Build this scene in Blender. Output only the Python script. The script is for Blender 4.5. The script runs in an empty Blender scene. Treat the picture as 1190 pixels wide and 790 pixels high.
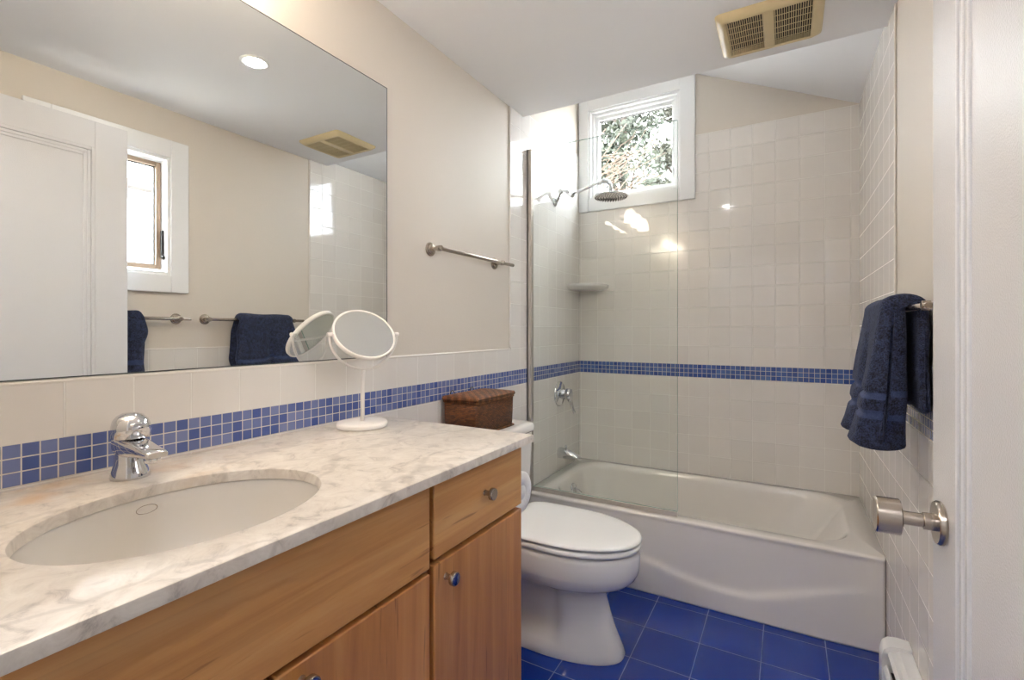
import bpy, bmesh, math, random
from mathutils import Vector, Matrix
random.seed(7)
PI = math.pi
sc = bpy.context.scene
COL = sc.collection

# ------------------------------------------------------------------ camera, world, exposure
cam_d = bpy.data.cameras.new('camera'); cam = bpy.data.objects.new('camera', cam_d); COL.objects.link(cam)
cam.location = (1.201, 0.0, 1.2)
cam.rotation_euler = (PI/2, 0, math.atan(320/560))
cam_d.sensor_width = 36; cam_d.lens = 560/1190*36; cam_d.shift_y = -12/1190
cam_d.clip_start = 0.01; cam_d.clip_end = 200
sc.camera = cam
sc.view_settings.view_transform = 'Standard'; sc.view_settings.look = 'None'
sc.view_settings.gamma = 1; sc.view_settings.use_curve_mapping = False
sc.view_settings.exposure = 2.4
SKY_STRENGTH = 4.8
LAMP_CEILING = 23.0
LAMP_VANITY = 7.6
FILL_HALL = 128.0  # strength of the added fill lights in the hall
wd = bpy.data.worlds.new('overcast_sky'); sc.world = wd; wd.use_nodes = True
wn = wd.node_tree.nodes; wl = wd.node_tree.links
bg = wn['Background']; bg.inputs[1].default_value = SKY_STRENGTH
_tc = wn.new('ShaderNodeTexCoord'); _nz = wn.new('ShaderNodeTexNoise'); _nz.inputs['Scale'].default_value = 2.2
_nz.inputs['Detail'].default_value = 5
_rp = wn.new('ShaderNodeValToRGB'); _rp.color_ramp.elements[0].color = (0.80, 0.87, 1.0, 1); _rp.color_ramp.elements[1].color = (1, 1, 1, 1)
_rp.color_ramp.elements[0].position = .35; _rp.color_ramp.elements[1].position = .6
wl.new(_tc.outputs['Generated'], _nz.inputs['Vector']); wl.new(_nz.outputs['Fac'], _rp.inputs[0]); wl.new(_rp.outputs[0], bg.inputs[0])

# ------------------------------------------------------------------ room dimensions
W = 1.524          # right wall
B = 2.997          # back wall (painted face); tile face at B - TT
TT = 0.006         # tile thickness
H = 2.31           # flat ceiling
NEAR = 0.12        # near wall, room face
SOF = 2.214        # flat ceiling ends here, the tub alcove is vaulted
def slope_z(x): return 2.345 + .456*(W - x)

# ------------------------------------------------------------------ materials
def lin(h):
    c = [int(h[i:i+2], 16)/255 for i in (0, 2, 4)]
    return tuple(v/12.92 if v <= .04045 else ((v+.055)/1.055)**2.4 for v in c) + (1,)
def new_mat(name):
    m = bpy.data.materials.new(name); m.use_nodes = True
    nt = m.node_tree; return m, nt, nt.nodes['Principled BSDF']
def node(nt, t, **kw):
    n = nt.nodes.new(t)
    for k, v in kw.items():
        if k in n.inputs: n.inputs[k].default_value = v
        else: setattr(n, k, v)
    return n
def bump(nt, b, src, dist, strength=1.0, chain=None):
    bp = node(nt, 'ShaderNodeBump'); bp.inputs['Distance'].default_value = dist; bp.inputs['Strength'].default_value = strength
    nt.links.new(src, bp.inputs['Height'])
    if chain: nt.links.new(chain.outputs[0], bp.inputs['Normal'])
    nt.links.new(bp.outputs[0], b.inputs['Normal']); return bp
def plain(name, hexc, rough=.5, metal=0.0, nscale=None, ndist=.0005, spec=None, coat=0, var=0):
    m, nt, b = new_mat(name)
    b.inputs['Base Color'].default_value = lin(hexc); b.inputs['Roughness'].default_value = rough; b.inputs['Metallic'].default_value = metal
    if spec is not None: b.inputs['Specular IOR Level'].default_value = spec
    if coat: b.inputs['Coat Weight'].default_value = coat; b.inputs['Coat Roughness'].default_value = .05
    if nscale:
        tc = node(nt, 'ShaderNodeTexCoord'); nz = node(nt, 'ShaderNodeTexNoise', Scale=nscale, Detail=3.0)
        nt.links.new(tc.outputs['Object'], nz.inputs['Vector']); bump(nt, b, nz.outputs['Fac'], ndist)
        if var:
            mx = node(nt, 'ShaderNodeMix', data_type='RGBA'); c = lin(hexc)
            mx.inputs[6].default_value = tuple(v*(1-var) for v in c[:3])+(1,); mx.inputs[7].default_value = tuple(min(1, v*(1+var)) for v in c[:3])+(1,)
            nt.links.new(nz.outputs['Fac'], mx.inputs[0]); nt.links.new(mx.outputs[2], b.inputs['Base Color'])
    return m
def emis(name, hexc, s):
    m, nt, b = new_mat(name)
    b.inputs['Base Color'].default_value = lin('ffffff'); b.inputs['Emission Color'].default_value = lin(hexc); b.inputs['Emission Strength'].default_value = s
    return m
def plane_vec(nt, a, bx, ua=0, va=0):
    """vector (coord a - ua, coord b - va, 0) from object coordinates"""
    tc = node(nt, 'ShaderNodeTexCoord'); sp = node(nt, 'ShaderNodeSeparateXYZ'); cb = node(nt, 'ShaderNodeCombineXYZ')
    nt.links.new(tc.outputs['Object'], sp.inputs[0])
    for k, (ax, off) in enumerate(((a, ua), (bx, va))):
        mm = node(nt, 'ShaderNodeMath', operation='SUBTRACT'); nt.links.new(sp.outputs[ax], mm.inputs[0]); mm.inputs[1].default_value = off - 40*0
        nt.links.new(mm.outputs[0], cb.inputs[k])
    return cb, tc
def tile_mat(name, a, b_, ua, va, tw, th, c1, c2, grout, mortar, rough, wav=.0006, bdist=.0012, grough=.6):
    m, nt, b = new_mat(name)
    cb, tc = plane_vec(nt, a, b_, ua, va)
    br = node(nt, 'ShaderNodeTexBrick'); br.offset = 0; br.squash = 1; br.offset_frequency = 2
    br.inputs['Scale'].default_value = 1; br.inputs['Mortar Size'].default_value = mortar; br.inputs['Mortar Smooth'].default_value = .25
    br.inputs['Brick Width'].default_value = tw; br.inputs['Row Height'].default_value = th; br.inputs['Bias'].default_value = 0
    br.inputs['Color1'].default_value = lin(c1); br.inputs['Color2'].default_value = lin(c2); br.inputs['Mortar'].default_value = lin(grout)
    nt.links.new(cb.outputs[0], br.inputs['Vector']); nt.links.new(br.outputs['Color'], b.inputs['Base Color'])
    mr = node(nt, 'ShaderNodeMapRange'); mr.inputs[3].default_value = rough; mr.inputs[4].default_value = grough
    nt.links.new(br.outputs['Fac'], mr.inputs[0]); nt.links.new(mr.outputs[0], b.inputs['Roughness'])
    nz = node(nt, 'ShaderNodeTexNoise', Scale=9.0, Detail=1.0); nt.links.new(tc.outputs['Object'], nz.inputs['Vector'])
    inv = node(nt, 'ShaderNodeMath', operation='SUBTRACT'); inv.inputs[0].default_value = 1; nt.links.new(br.outputs['Fac'], inv.inputs[1])
    b1 = bump(nt, b, nz.outputs['Fac'], wav); bump(nt, b, inv.outputs[0], bdist, 1.0, b1)
    return m
X, Y, Z = 0, 1, 2
TS = .1125
WT = dict(tw=TS, th=TS*.998, c1='e9e4de', c2='e4dfd9', grout='f2efe9', mortar=.0016, rough=.07)
M = {}
M['paint'] = plain('wall_paint', 'dad1c5', .55, nscale=120, ndist=.0003)
M['ceiling'] = plain('ceiling_paint', 'f3f3f4', .7, nscale=90, ndist=.0003)
M['trim'] = plain('white_trim_paint', 'ececec', .3, nscale=60, ndist=.0002)
M['door'] = plain('door_paint', 'dfdfe2', .2, nscale=330, ndist=.0006)
M['tile_lu'] = tile_mat('tile_left_upper', Y, Z, .374-TS*9, .996-TS*10, **WT)
M['tile_ll'] = tile_mat('tile_left_lower', Y, Z, .374-TS*9, .92-TS*10, **WT)
M['tile_bu'] = tile_mat('tile_back_upper', X, Z, .02-TS*3, .996-TS*10, **WT)
M['tile_bl'] = tile_mat('tile_back_lower', X, Z, .02-TS*3, .92-TS*10, **WT)
MOS = dict(tw=.02527, th=.02527, grout='dcd6ce', mortar=.0013, rough=.16, wav=.001, bdist=.001)
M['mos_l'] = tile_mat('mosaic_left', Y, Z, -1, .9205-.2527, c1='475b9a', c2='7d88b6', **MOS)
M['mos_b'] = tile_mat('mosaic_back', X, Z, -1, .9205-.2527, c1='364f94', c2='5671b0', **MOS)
M['floor'] = tile_mat('floor_tile', X, Y, .70-.209*8, 1.957-.209*20, .209, .209, '08338f', '0a3ba2', '6f86c0', .0018, .16, .0006, .0015)
M['hallfloor'] = plain('hall_floor', 'b8b2aa', .4)
M['chrome'] = plain('chrome', 'dcdde0', .06, 1.0)
M['nickel'] = plain('brushed_nickel', 'b9aea2', .25, 1.0)
M['alu'] = plain('aluminium', 'cfc8c0', .45, .7)
M['porcelain'] = plain('porcelain', 'e9e6e2', .09, coat=.4)
M['sink'] = plain('sink_porcelain', 'ded8d0', .1, coat=.4)
M['tub'] = plain('tub_enamel', 'ebe6e0', .1, coat=.4)
M['seat'] = plain('seat_plastic', 'f1f0ee', .18)
M['white_plastic'] = plain('white_plastic', 'efe9e3', .3)
M['black'] = plain('recess_shade', '14110f', .7)  # near-black stands in for shade inside the fan and heater
M['blackmetal'] = plain('black_metal', '1c1b1b', .35, .6)
M['mirror'] = plain('mirror_silver', 'f0f3f2', .0, 1.0)
M['mirror_edge'] = plain('mirror_edge', '4b5150', .3)
M['winwood'] = plain('window_sash_wood', 'a08c78', .4, nscale=30)
M['cream'] = plain('aged_cream_plastic', 'd9c79c', .45)
M['caulk'] = plain('bullnose', 'efe9e2', .2)
M['paper'] = plain('toilet_paper', 'f2f0ec', .9, nscale=90, ndist=.002)
M['blueenamel'] = plain('blue_enamel', '14276f', .15, coat=.5)
M['siding'] = plain('white_siding', 'e6e6ea', .6)
M['bark'] = plain('bark', '3a3029', .9, nscale=20, ndist=.01, var=.2)
M['twig'] = plain('bare_twigs', '5c4b40', .9)
M['leaf'] = plain('evergreen_leaves', '2f3428', .6)
M['leaf2'] = plain('dull_leaves', '3e3e34', .6)
M['ground'] = plain('pale_bounce_gravel', 'b4b1a8', .9, nscale=12, ndist=.03, var=.15)  # unseen ground made pale to bounce daylight up to the ceiling
M['roof'] = plain('roof_shingles', '57524f', .8)
M['lens'] = emis('ceiling_lamp_lens', 'fdfaf7', LAMP_CEILING)
M['hall_fill'] = emis('hall_fill_lens', 'f4f8ff', FILL_HALL)
M['shade'] = emis('vanity_lamp_glass', 'ffeed8', LAMP_VANITY)
M['drain'] = M['chrome']

def glass_mat(name, tint, spec_rough=.0, ior=1.5):
    m, nt, b = new_mat(name); nt.nodes.remove(b)
    out = nt.nodes['Material Output']
    tr = node(nt, 'ShaderNodeBsdfTransparent'); tr.inputs[0].default_value = lin(tint)
    gl = node(nt, 'ShaderNodeBsdfGlossy'); gl.inputs['Roughness'].default_value = spec_rough; gl.inputs[0].default_value = (1, 1, 1, 1)
    fr = node(nt, 'ShaderNodeFresnel'); fr.inputs[0].default_value = ior
    ge = node(nt, 'ShaderNodeNewGeometry'); iv = node(nt, 'ShaderNodeMath', operation='SUBTRACT'); iv.inputs[0].default_value = 1
    nt.links.new(ge.outputs['Backfacing'], iv.inputs[1]); ml = node(nt, 'ShaderNodeMath', operation='MULTIPLY')
    nt.links.new(fr.outputs[0], ml.inputs[0]); nt.links.new(iv.outputs[0], ml.inputs[1])   # outer faces reflect, inner ones only pass light
    mx = node(nt, 'ShaderNodeMixShader')
    nt.links.new(ml.outputs[0], mx.inputs[0]); nt.links.new(tr.outputs[0], mx.inputs[1]); nt.links.new(gl.outputs[0], mx.inputs[2])
    nt.links.new(mx.outputs[0], out.inputs[0]); return m
M['pane'] = glass_mat('window_glass', 'fbfcfc', ior=1.35)
M['shower_glass'] = glass_mat('shower_glass', 'fcfefd', ior=1.38)
M['glass_edge'] = plain('glass_edge', '8fb0a4', .1)

# wood
def wood_mat(name, grain_axis, c1, c2, c3):
    m, nt, b = new_mat(name)
    tc = node(nt, 'ShaderNodeTexCoord'); mp = node(nt, 'ShaderNodeMapping')
    s = [26, 26, 26]; s[grain_axis] = 1.6; mp.inputs['Scale'].default_value = s
    nt.links.new(tc.outputs['Object'], mp.inputs[0])
    nz = node(nt, 'ShaderNodeTexNoise', Scale=1.0, Detail=6.0, Roughness=.62, Distortion=.5); nt.links.new(mp.outputs[0], nz.inputs['Vector'])
    rp = node(nt, 'ShaderNodeValToRGB'); e = rp.color_ramp.elements
    e[0].position = .28; e[0].color = lin(c1); e[1].position = .72; e[1].color = lin(c3)
    k = e.new(.5); k.color = lin(c2)
    nt.links.new(nz.outputs['Fac'], rp.inputs[0])
    # wide soft boards
    mp2 = node(nt, 'ShaderNodeMapping'); s2 = [9, 9, 9]; s2[grain_axis] = .05; mp2.inputs['Scale'].default_value = s2
    nt.links.new(tc.outputs['Object'], mp2.inputs[0])
    vo = node(nt, 'ShaderNodeTexVoronoi', Scale=1.0); nt.links.new(mp2.outputs[0], vo.inputs['Vector'])
    hs = node(nt, 'ShaderNodeHueSaturation'); mr = node(nt, 'ShaderNodeMapRange'); mr.inputs[3].default_value = .86; mr.inputs[4].default_value = 1.1
    nt.links.new(vo.outputs['Color'], mr.inputs[0]); nt.links.new(mr.outputs[0], hs.inputs['Value']); nt.links.new(rp.outputs[0], hs.inputs['Color'])
    # small dark flecks
    nz2 = node(nt, 'ShaderNodeTexNoise', Scale=3.2, Detail=2.0); nt.links.new(mp.outputs[0], nz2.inputs['Vector'])
    rp2 = node(nt, 'ShaderNodeValToRGB'); rp2.color_ramp.elements[0].position = .27; rp2.color_ramp.elements[0].color = lin('8a5a35'); rp2.color_ramp.elements[1].position = .33; rp2.color_ramp.elements[1].color = (1, 1, 1, 1)
    nt.links.new(nz2.outputs['Fac'], rp2.inputs[0])
    mx = node(nt, 'ShaderNodeMix', data_type='RGBA', blend_type='MULTIPLY'); mx.inputs[0].default_value = .5
    nt.links.new(hs.outputs[0], mx.inputs[6]); nt.links.new(rp2.outputs[0], mx.inputs[7]); nt.links.new(mx.outputs[2], b.inputs['Base Color'])
    b.inputs['Roughness'].default_value = .36; b.inputs['Coat Weight'].default_value = .25; b.inputs['Coat Roughness'].default_value = .25
    bump(nt, b, nz.outputs['Fac'], .0002)
    return m
M['wood_h'] = wood_mat('maple_grain_along', Y, 'ba7d43', 'cf9556', 'dba76a')
M['wood_v'] = wood_mat('maple_grain_upright', Z, 'b2723e', 'c8884c', 'd59a5d')
# marble
def marble():
    m, nt, b = new_mat('marble')
    tc = node(nt, 'ShaderNodeTexCoord')
    base = node(nt, 'ShaderNodeTexNoise', Scale=22.0, Detail=8.0, Roughness=.7, Distortion=.9); nt.links.new(tc.outputs['Object'], base.inputs['Vector'])
    rp = node(nt, 'ShaderNodeValToRGB'); e = rp.color_ramp.elements
    e[0].position = .3; e[0].color = lin('a99f97'); e[1].position = .64; e[1].color = lin('dfd7cd'); k = e.new(.45); k.color = lin('d0c6bb')
    nt.links.new(base.outputs['Fac'], rp.inputs[0])
    # ochre stain drifting along the back edge
    mp = node(nt, 'ShaderNodeMapping'); mp.inputs['Scale'].default_value = (7, 3.6, 3); mp.inputs['Rotation'].default_value = (0, 0, .35); nt.links.new(tc.outputs['Object'], mp.inputs[0])
    oz = node(nt, 'ShaderNodeTexNoise', Scale=1.0, Detail=5.0, Distortion=1.5); nt.links.new(mp.outputs[0], oz.inputs['Vector'])
    orp = node(nt, 'ShaderNodeValToRGB'); orp.color_ramp.elements[0].position = .52; orp.color_ramp.elements[0].color = (0, 0, 0, 1); orp.color_ramp.elements[1].position = .7; orp.color_ramp.elements[1].color = (.75, .75, .75, 1)
    nt.links.new(oz.outputs['Fac'], orp.inputs[0])
    sp = node(nt, 'ShaderNodeSeparateXYZ'); nt.links.new(tc.outputs['Object'], sp.inputs[0])
    m1 = node(nt, 'ShaderNodeMapRange'); m1.inputs[1].default_value = .34; m1.inputs[2].default_value = .08; nt.links.new(sp.outputs[0], m1.inputs[0])
    m2 = node(nt, 'ShaderNodeMapRange'); m2.inputs[1].default_value = .95; m2.inputs[2].default_value = .45; nt.links.new(sp.outputs[1], m2.inputs[0])
    a1 = node(nt, 'ShaderNodeMath', operation='MULTIPLY'); nt.links.new(m1.outputs[0], a1.inputs[0]); nt.links.new(m2.outputs[0], a1.inputs[1])
    a2 = node(nt, 'ShaderNodeMath', operation='MULTIPLY'); nt.links.new(a1.outputs[0], a2.inputs[0]); nt.links.new(orp.outputs[0], a2.inputs[1])
    mx = node(nt, 'ShaderNodeMix', data_type='RGBA'); mx.inputs[7].default_value = lin('c79a5e')
    nt.links.new(a2.outputs[0], mx.inputs[0]); nt.links.new(rp.outputs[0], mx.inputs[6])
    # thin grey veins
    wv = node(nt, 'ShaderNodeTexWave', Scale=1.7, Distortion=11.0, Detail=5.0); wv.inputs['Detail Scale'].default_value = 1.6; nt.links.new(tc.outputs['Object'], wv.inputs['Vector'])
    vr = node(nt, 'ShaderNodeValToRGB'); vr.color_ramp.elements[0].position = 0; vr.color_ramp.elements[0].color = (.28, .28, .28, 1); vr.color_ramp.elements[1].position = .06; vr.color_ramp.elements[1].color = (0, 0, 0, 1)
    nt.links.new(wv.outputs['Fac'], vr.inputs[0])
    mx2 = node(nt, 'ShaderNodeMix', data_type='RGBA'); mx2.inputs[7].default_value = lin('958a82')
    nt.links.new(vr.outputs[0], mx2.inputs[0]); nt.links.new(mx.outputs[2], mx2.inputs[6]); nt.links.new(mx2.outputs[2], b.inputs['Base Color'])
    b.inputs['Roughness'].default_value = .32
    return m
M['marble'] = marble()
# wicker
def wicker():
    m, nt, b = new_mat('woven_wicker')
    tc = node(nt, 'ShaderNodeTexCoord'); sp = node(nt, 'ShaderNodeSeparateXYZ'); nt.links.new(tc.outputs['Object'], sp.inputs[0])
    ad = node(nt, 'ShaderNodeMath', operation='ADD'); nt.links.new(sp.outputs[0], ad.inputs[0]); nt.links.new(sp.outputs[1], ad.inputs[1])
    cb = node(nt, 'ShaderNodeCombineXYZ'); nt.links.new(ad.outputs[0], cb.inputs[0])
    zz = node(nt, 'ShaderNodeMath', operation='MULTIPLY_ADD'); nt.links.new(sp.outputs[0], zz.inputs[0]); zz.inputs[1].default_value = .0; nt.links.new(sp.outputs[2], zz.inputs[2]); nt.links.new(zz.outputs[0], cb.inputs[1])
    br = node(nt, 'ShaderNodeTexBrick'); br.offset = .5; br.inputs['Scale'].default_value = 1; br.inputs['Brick Width'].default_value = .013; br.inputs['Row Height'].default_value = .0055
    br.inputs['Mortar Size'].default_value = .0009; br.inputs['Mortar Smooth'].default_value = .9
    br.inputs['Color1'].default_value = lin('8a5228'); br.inputs['Color2'].default_value = lin('54301a'); br.inputs['Mortar'].default_value = lin('22120a')
    nt.links.new(cb.outputs[0], br.inputs['Vector']); nt.links.new(br.outputs['Color'], b.inputs['Base Color'])
    inv = node(nt, 'ShaderNodeMath', operation='SUBTRACT'); inv.inputs[0].default_value = 1; nt.links.new(br.outputs['Fac'], inv.inputs[1])
    bump(nt, b, inv.outputs[0], .003); b.inputs['Roughness'].default_value = .5
    return m
M['wicker'] = wicker()
def wicker_lid():
    m, nt, b = new_mat('woven_wicker_lid')
    tc = node(nt, 'ShaderNodeTexCoord'); sp = node(nt, 'ShaderNodeSeparateXYZ'); nt.links.new(tc.outputs['Object'], sp.inputs[0])
    cb = node(nt, 'ShaderNodeCombineXYZ'); nt.links.new(sp.outputs[1], cb.inputs[0]); nt.links.new(sp.outputs[0], cb.inputs[1])
    wv = node(nt, 'ShaderNodeTexWave', Scale=16.0, Distortion=3.0, Detail=1.0); wv.bands_direction = 'DIAGONAL'; nt.links.new(cb.outputs[0], wv.inputs['Vector'])
    br = node(nt, 'ShaderNodeTexBrick'); br.offset = .5; br.inputs['Scale'].default_value = 1; br.inputs['Brick Width'].default_value = .013; br.inputs['Row Height'].default_value = .0055
    br.inputs['Mortar Size'].default_value = .0008; br.inputs['Mortar Smooth'].default_value = .9
    br.inputs['Color1'].default_value = lin('a4683a'); br.inputs['Color2'].default_value = lin('7d4a27'); br.inputs['Mortar'].default_value = lin('3a2010')
    nt.links.new(cb.outputs[0], br.inputs['Vector'])
    mx = node(nt, 'ShaderNodeMix', data_type='RGBA', blend_type='MULTIPLY'); mx.inputs[0].default_value = .55
    nt.links.new(br.outputs['Color'], mx.inputs[6]); nt.links.new(wv.outputs['Color'], mx.inputs[7]); nt.links.new(mx.outputs[2], b.inputs['Base Color'])
    inv = node(nt, 'ShaderNodeMath', operation='SUBTRACT'); inv.inputs[0].default_value = 1; nt.links.new(br.outputs['Fac'], inv.inputs[1])
    bump(nt, b, inv.outputs[0], .003); b.inputs['Roughness'].default_value = .5
    return m
M['wicker_lid'] = wicker_lid()
# terry cloth
def terry(name, c1, c2, scale=420, dist=.004):
    m, nt, b = new_mat(name)
    tc = node(nt, 'ShaderNodeTexCoord'); nz = node(nt, 'ShaderNodeTexNoise', Scale=scale, Detail=2.0); nt.links.new(tc.outputs['Object'], nz.inputs['Vector'])
    n2 = node(nt, 'ShaderNodeTexNoise', Scale=60.0, Detail=3.0); nt.links.new(tc.outputs['Object'], n2.inputs['Vector'])
    av = node(nt, 'ShaderNodeMath', operation='MULTIPLY_ADD'); nt.links.new(n2.outputs['Fac'], av.inputs[0]); av.inputs[1].default_value = .6; nt.links.new(nz.outputs['Fac'], av.inputs[2])
    rp = node(nt, 'ShaderNodeValToRGB'); rp.color_ramp.elements[0].position = .62; rp.color_ramp.elements[0].color = lin(c1); rp.color_ramp.elements[1].position = 1.0; rp.color_ramp.elements[1].color = lin(c2)
    nt.links.new(av.outputs[0], rp.inputs[0]); nt.links.new(rp.outputs[0], b.inputs['Base Color'])
    b.inputs['Roughness'].default_value = .95; b.inputs['Sheen Weight'].default_value = .18; b.inputs['Sheen Roughness'].default_value = .5; b.inputs['Sheen Tint'].default_value = lin('9aa6d0')
    bump(nt, b, av.outputs[0], dist); return m
M['terry'] = terry('navy_terry', '0b0e1c', '3a4466', 260, .007)
M['terry_band'] = terry('navy_woven_band', '2a3658', '46537c', 700, .0008)

# ------------------------------------------------------------------ mesh builder
ORG = {}
class MB:
    def __init__(s): s.bm = bmesh.new(); s.mi = 0
    def _face(s, vs, smooth=True):
        try:
            f = s.bm.faces.new(vs); f.smooth = smooth; f.material_index = s.mi; return f
        except ValueError: return None
    def box(s, x0, x1, y0, y1, z0, z1, bev=0.0, seg=2):
        x0, x1 = sorted((x0, x1)); y0, y1 = sorted((y0, y1)); z0, z1 = sorted((z0, z1))
        v = [s.bm.verts.new(p) for p in ((x0,y0,z0),(x1,y0,z0),(x1,y1,z0),(x0,y1,z0),(x0,y0,z1),(x1,y0,z1),(x1,y1,z1),(x0,y1,z1))]
        fs = [s._face([v[i] for i in q], False) for q in ((3,2,1,0),(4,5,6,7),(0,1,5,4),(1,2,6,5),(2,3,7,6),(3,0,4,7))]
        if bev > 0:
            es = list({e for f in fs for e in f.edges})
            r = bmesh.ops.bevel(s.bm, geom=es, offset=bev, segments=seg, profile=.5, affect='EDGES')
            for f in r['faces']: f.smooth = True; f.material_index = s.mi
        return s
    def loft(s, rings, cap0=True, cap1=True, closed=True, smooth=True):
        R = [[s.bm.verts.new(p) for p in r] for r in rings]; n = len(R[0])
        for a, b in zip(R, R[1:]):
            for i in range(n if closed else n-1):
                j = (i+1) % n; s._face([a[i], a[j], b[j], b[i]], smooth)
        if cap0: s._face(list(reversed(R[0])), False)
        if cap1: s._face(R[-1], False)
        return s
    def lathe(s, prof, c, axis=(0, 0, 1), n=32, cap0=True, cap1=True, sx=1.0):
        """prof: list of (radius, height along axis)"""
        ax = Vector(axis).normalized(); q = ax.to_track_quat('Z', 'Y'); c = Vector(c)
        rings = [[tuple(c + q @ Vector((max(r, 1e-5)*math.cos(2*PI*k/n)*sx, max(r, 1e-5)*math.sin(2*PI*k/n), h))) for k in range(n)] for r, h in prof]
        return s.loft(rings, cap0, cap1)
    def tube(s, pts, r, n=12, cap=True):
        pts = [Vector(p) for p in pts]; rs = r if isinstance(r, (list, tuple)) else [r]*len(pts)
        t0 = (pts[1]-pts[0]).normalized(); up = Vector((0, 0, 1)) if abs(t0.z) < .9 else Vector((1, 0, 0))
        nx = t0.cross(up).normalized(); rings = []; prev = t0
        for i, p in enumerate(pts):
            t = ((pts[min(i+1, len(pts)-1)] - p).normalized() + (p - pts[max(i-1, 0)]).normalized())
            t = t.normalized() if t.length > 1e-6 else prev
            nx = (nx - t*nx.dot(t)).normalized(); ny = t.cross(nx); prev = t
            rings.append([tuple(p + (nx*math.cos(2*PI*k/n) + ny*math.sin(2*PI*k/n))*rs[i]) for k in range(n)])
        return s.loft(rings, cap, cap)
    def extrude(s, prof, axis, a0, a1, smooth=False):
        """prof: closed 2-D outline in the two other axes (in xyz order)"""
        def P(u, v, w):
            l = [u, v]; l.insert(axis, w); return tuple(l)
        return s.loft([[P(u, v, a0) for u, v in prof], [P(u, v, a1) for u, v in prof]], smooth=smooth)
    def build(s, name, mat, parent=None, recalc=True, sharp=None):
        if recalc: bmesh.ops.recalc_face_normals(s.bm, faces=s.bm.faces[:])
        o = ORG.get(parent.name, Vector()) if parent else Vector()
        if o.length: bmesh.ops.translate(s.bm, verts=s.bm.verts[:], vec=-o)
        me = bpy.data.meshes.new(name); s.bm.to_mesh(me); s.bm.free()
        for m in (mat if isinstance(mat, (list, tuple)) else [mat]): me.materials.append(m)
        if sharp is not None:
            try: me.set_sharp_from_angle(angle=math.radians(sharp))
            except Exception: pass
        ob = bpy.data.objects.new(name, me); COL.objects.link(ob)
        if parent: ob.parent = parent; ORG[ob.name] = o
        return ob
def tag(o, label, cat, group=None):
    o['label'] = label; o['category'] = cat
    if group: o['group'] = group
    return o
def thing(name, loc, label, cat, group=None):
    o = bpy.data.objects.new(name, None); COL.objects.link(o); o.location = loc; o.empty_display_size = .05
    ORG[o.name] = Vector(loc); return tag(o, label, cat, group)
def struct(name, mb, mat):
    o = mb.build(name, mat); o['kind'] = 'structure'; return o
def copy_thing(root, delta, label):
    r = root.copy(); COL.objects.link(r); r.location = Vector(root.location) + Vector(delta); r['label'] = label
    for ch in root.children:
        c = ch.copy(); COL.objects.link(c); c.parent = r
        for g in ch.children:
            d = g.copy(); COL.objects.link(d); d.parent = c
    return r
def rrect(x0, x1, y0, y1, r, z, nc=10, ns=12):
    """rounded rectangle ring, counter-clockwise, fixed count"""
    pts = []
    r = min(r, (x1-x0)/2-1e-4, (y1-y0)/2-1e-4)
    cs = [(x1-r, y0+r, -PI/2), (x1-r, y1-r, 0), (x0+r, y1-r, PI/2), (x0+r, y0+r, PI)]
    for k, (cx, cy, a) in enumerate(cs):
        arc = [(cx+r*math.cos(a+PI/2*i/nc), cy+r*math.sin(a+PI/2*i/nc)) for i in range(nc+1)]
        pts += arc
        nx_, ny_, na = cs[(k+1) % 4]; e = (nx_+r*math.cos(na), ny_+r*math.sin(na)); st = arc[-1]
        pts += [(st[0]+(e[0]-st[0])*i/ns, st[1]+(e[1]-st[1])*i/ns) for i in range(1, ns)]
    return [(p[0], p[1], z) for p in pts]
def frame_box(mb, axis, a0, a1, u0, u1, v0, v1, w, bev=.002, wb=None, wt=None):
    """rectangular frame of four bars in the plane normal to axis"""
    wb = w if wb is None else wb; wt = w if wt is None else wt
    def bx(ua, ub, va, vb):
        d = [(ua, ub), (va, vb)]; d.insert(axis, (a0, a1)); mb.box(*d[0], *d[1], *d[2], bev=bev)
    bx(u0, u0+w, v0, v1); bx(u1-w, u1, v0, v1); bx(u0+w, u1-w, v0, v0+wb); bx(u0+w, u1-w, v1-wt, v1)

# ================================================================== THE SETTING
OUT = -1.35   # far side of the hall behind the camera
b = MB(); b.box(-.1, W+.1, -.02, B+.1, -.1, 0); struct('floor', b, M['floor'])
b = MB(); b.box(-1.0, W+1.0, OUT, -.02, -.1, 0); struct('floor_hall', b, M['hallfloor'])
b = MB(); b.box(-.1, 0, 0, B+.1, 0, 3.15); wl_ = struct('wall_left', b, M['paint'])
# right wall with a window opening
RW = dict(y0=.80, y1=1.255, z0=1.475, z1=2.065)
b = MB()
b.box(W, W+.12, 0, RW['y0'], 0, 3.15); b.box(W, W+.12, RW['y1'], B+.1, 0, 3.15)
b.box(W, W+.12, RW['y0'], RW['y1'], 0, RW['z0']); b.box(W, W+.12, RW['y0'], RW['y1'], RW['z1'], 3.15)
wr_ = struct('wall_right', b, M['paint'])
BW = dict(x0=.072, x1=.645, z0=2.045, z1=2.625)
b = MB()
b.box(0, BW['x0'], B, B+.12, 0, 3.15); b.box(BW['x1'], W, B, B+.12, 0, 3.15)
b.box(BW['x0'], BW['x1'], B, B+.12, 0, BW['z0']); b.box(BW['x0'], BW['x1'], B, B+.12, BW['z1'], 3.15)
wb_ = struct('wall_back', b, M['paint'])
DX0, DX1, DZ = .47, 1.44, 2.12
b = MB()
b.box(0, DX0, 0, NEAR, 0, H); b.box(DX1, W, 0, NEAR, 0, H); b.box(DX0, DX1, 0, NEAR, DZ, H)
struct('wall_near', b, M['paint'])
b = MB(); b.box(0, W, -.02, SOF, H, H+.1); struct('ceiling', b, M['ceiling'])
b = MB(); b.box(0, W, SOF-.1, SOF, H+.1, 3.15); struct('wall_soffit', b, M['ceiling'])
b = MB()
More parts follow.
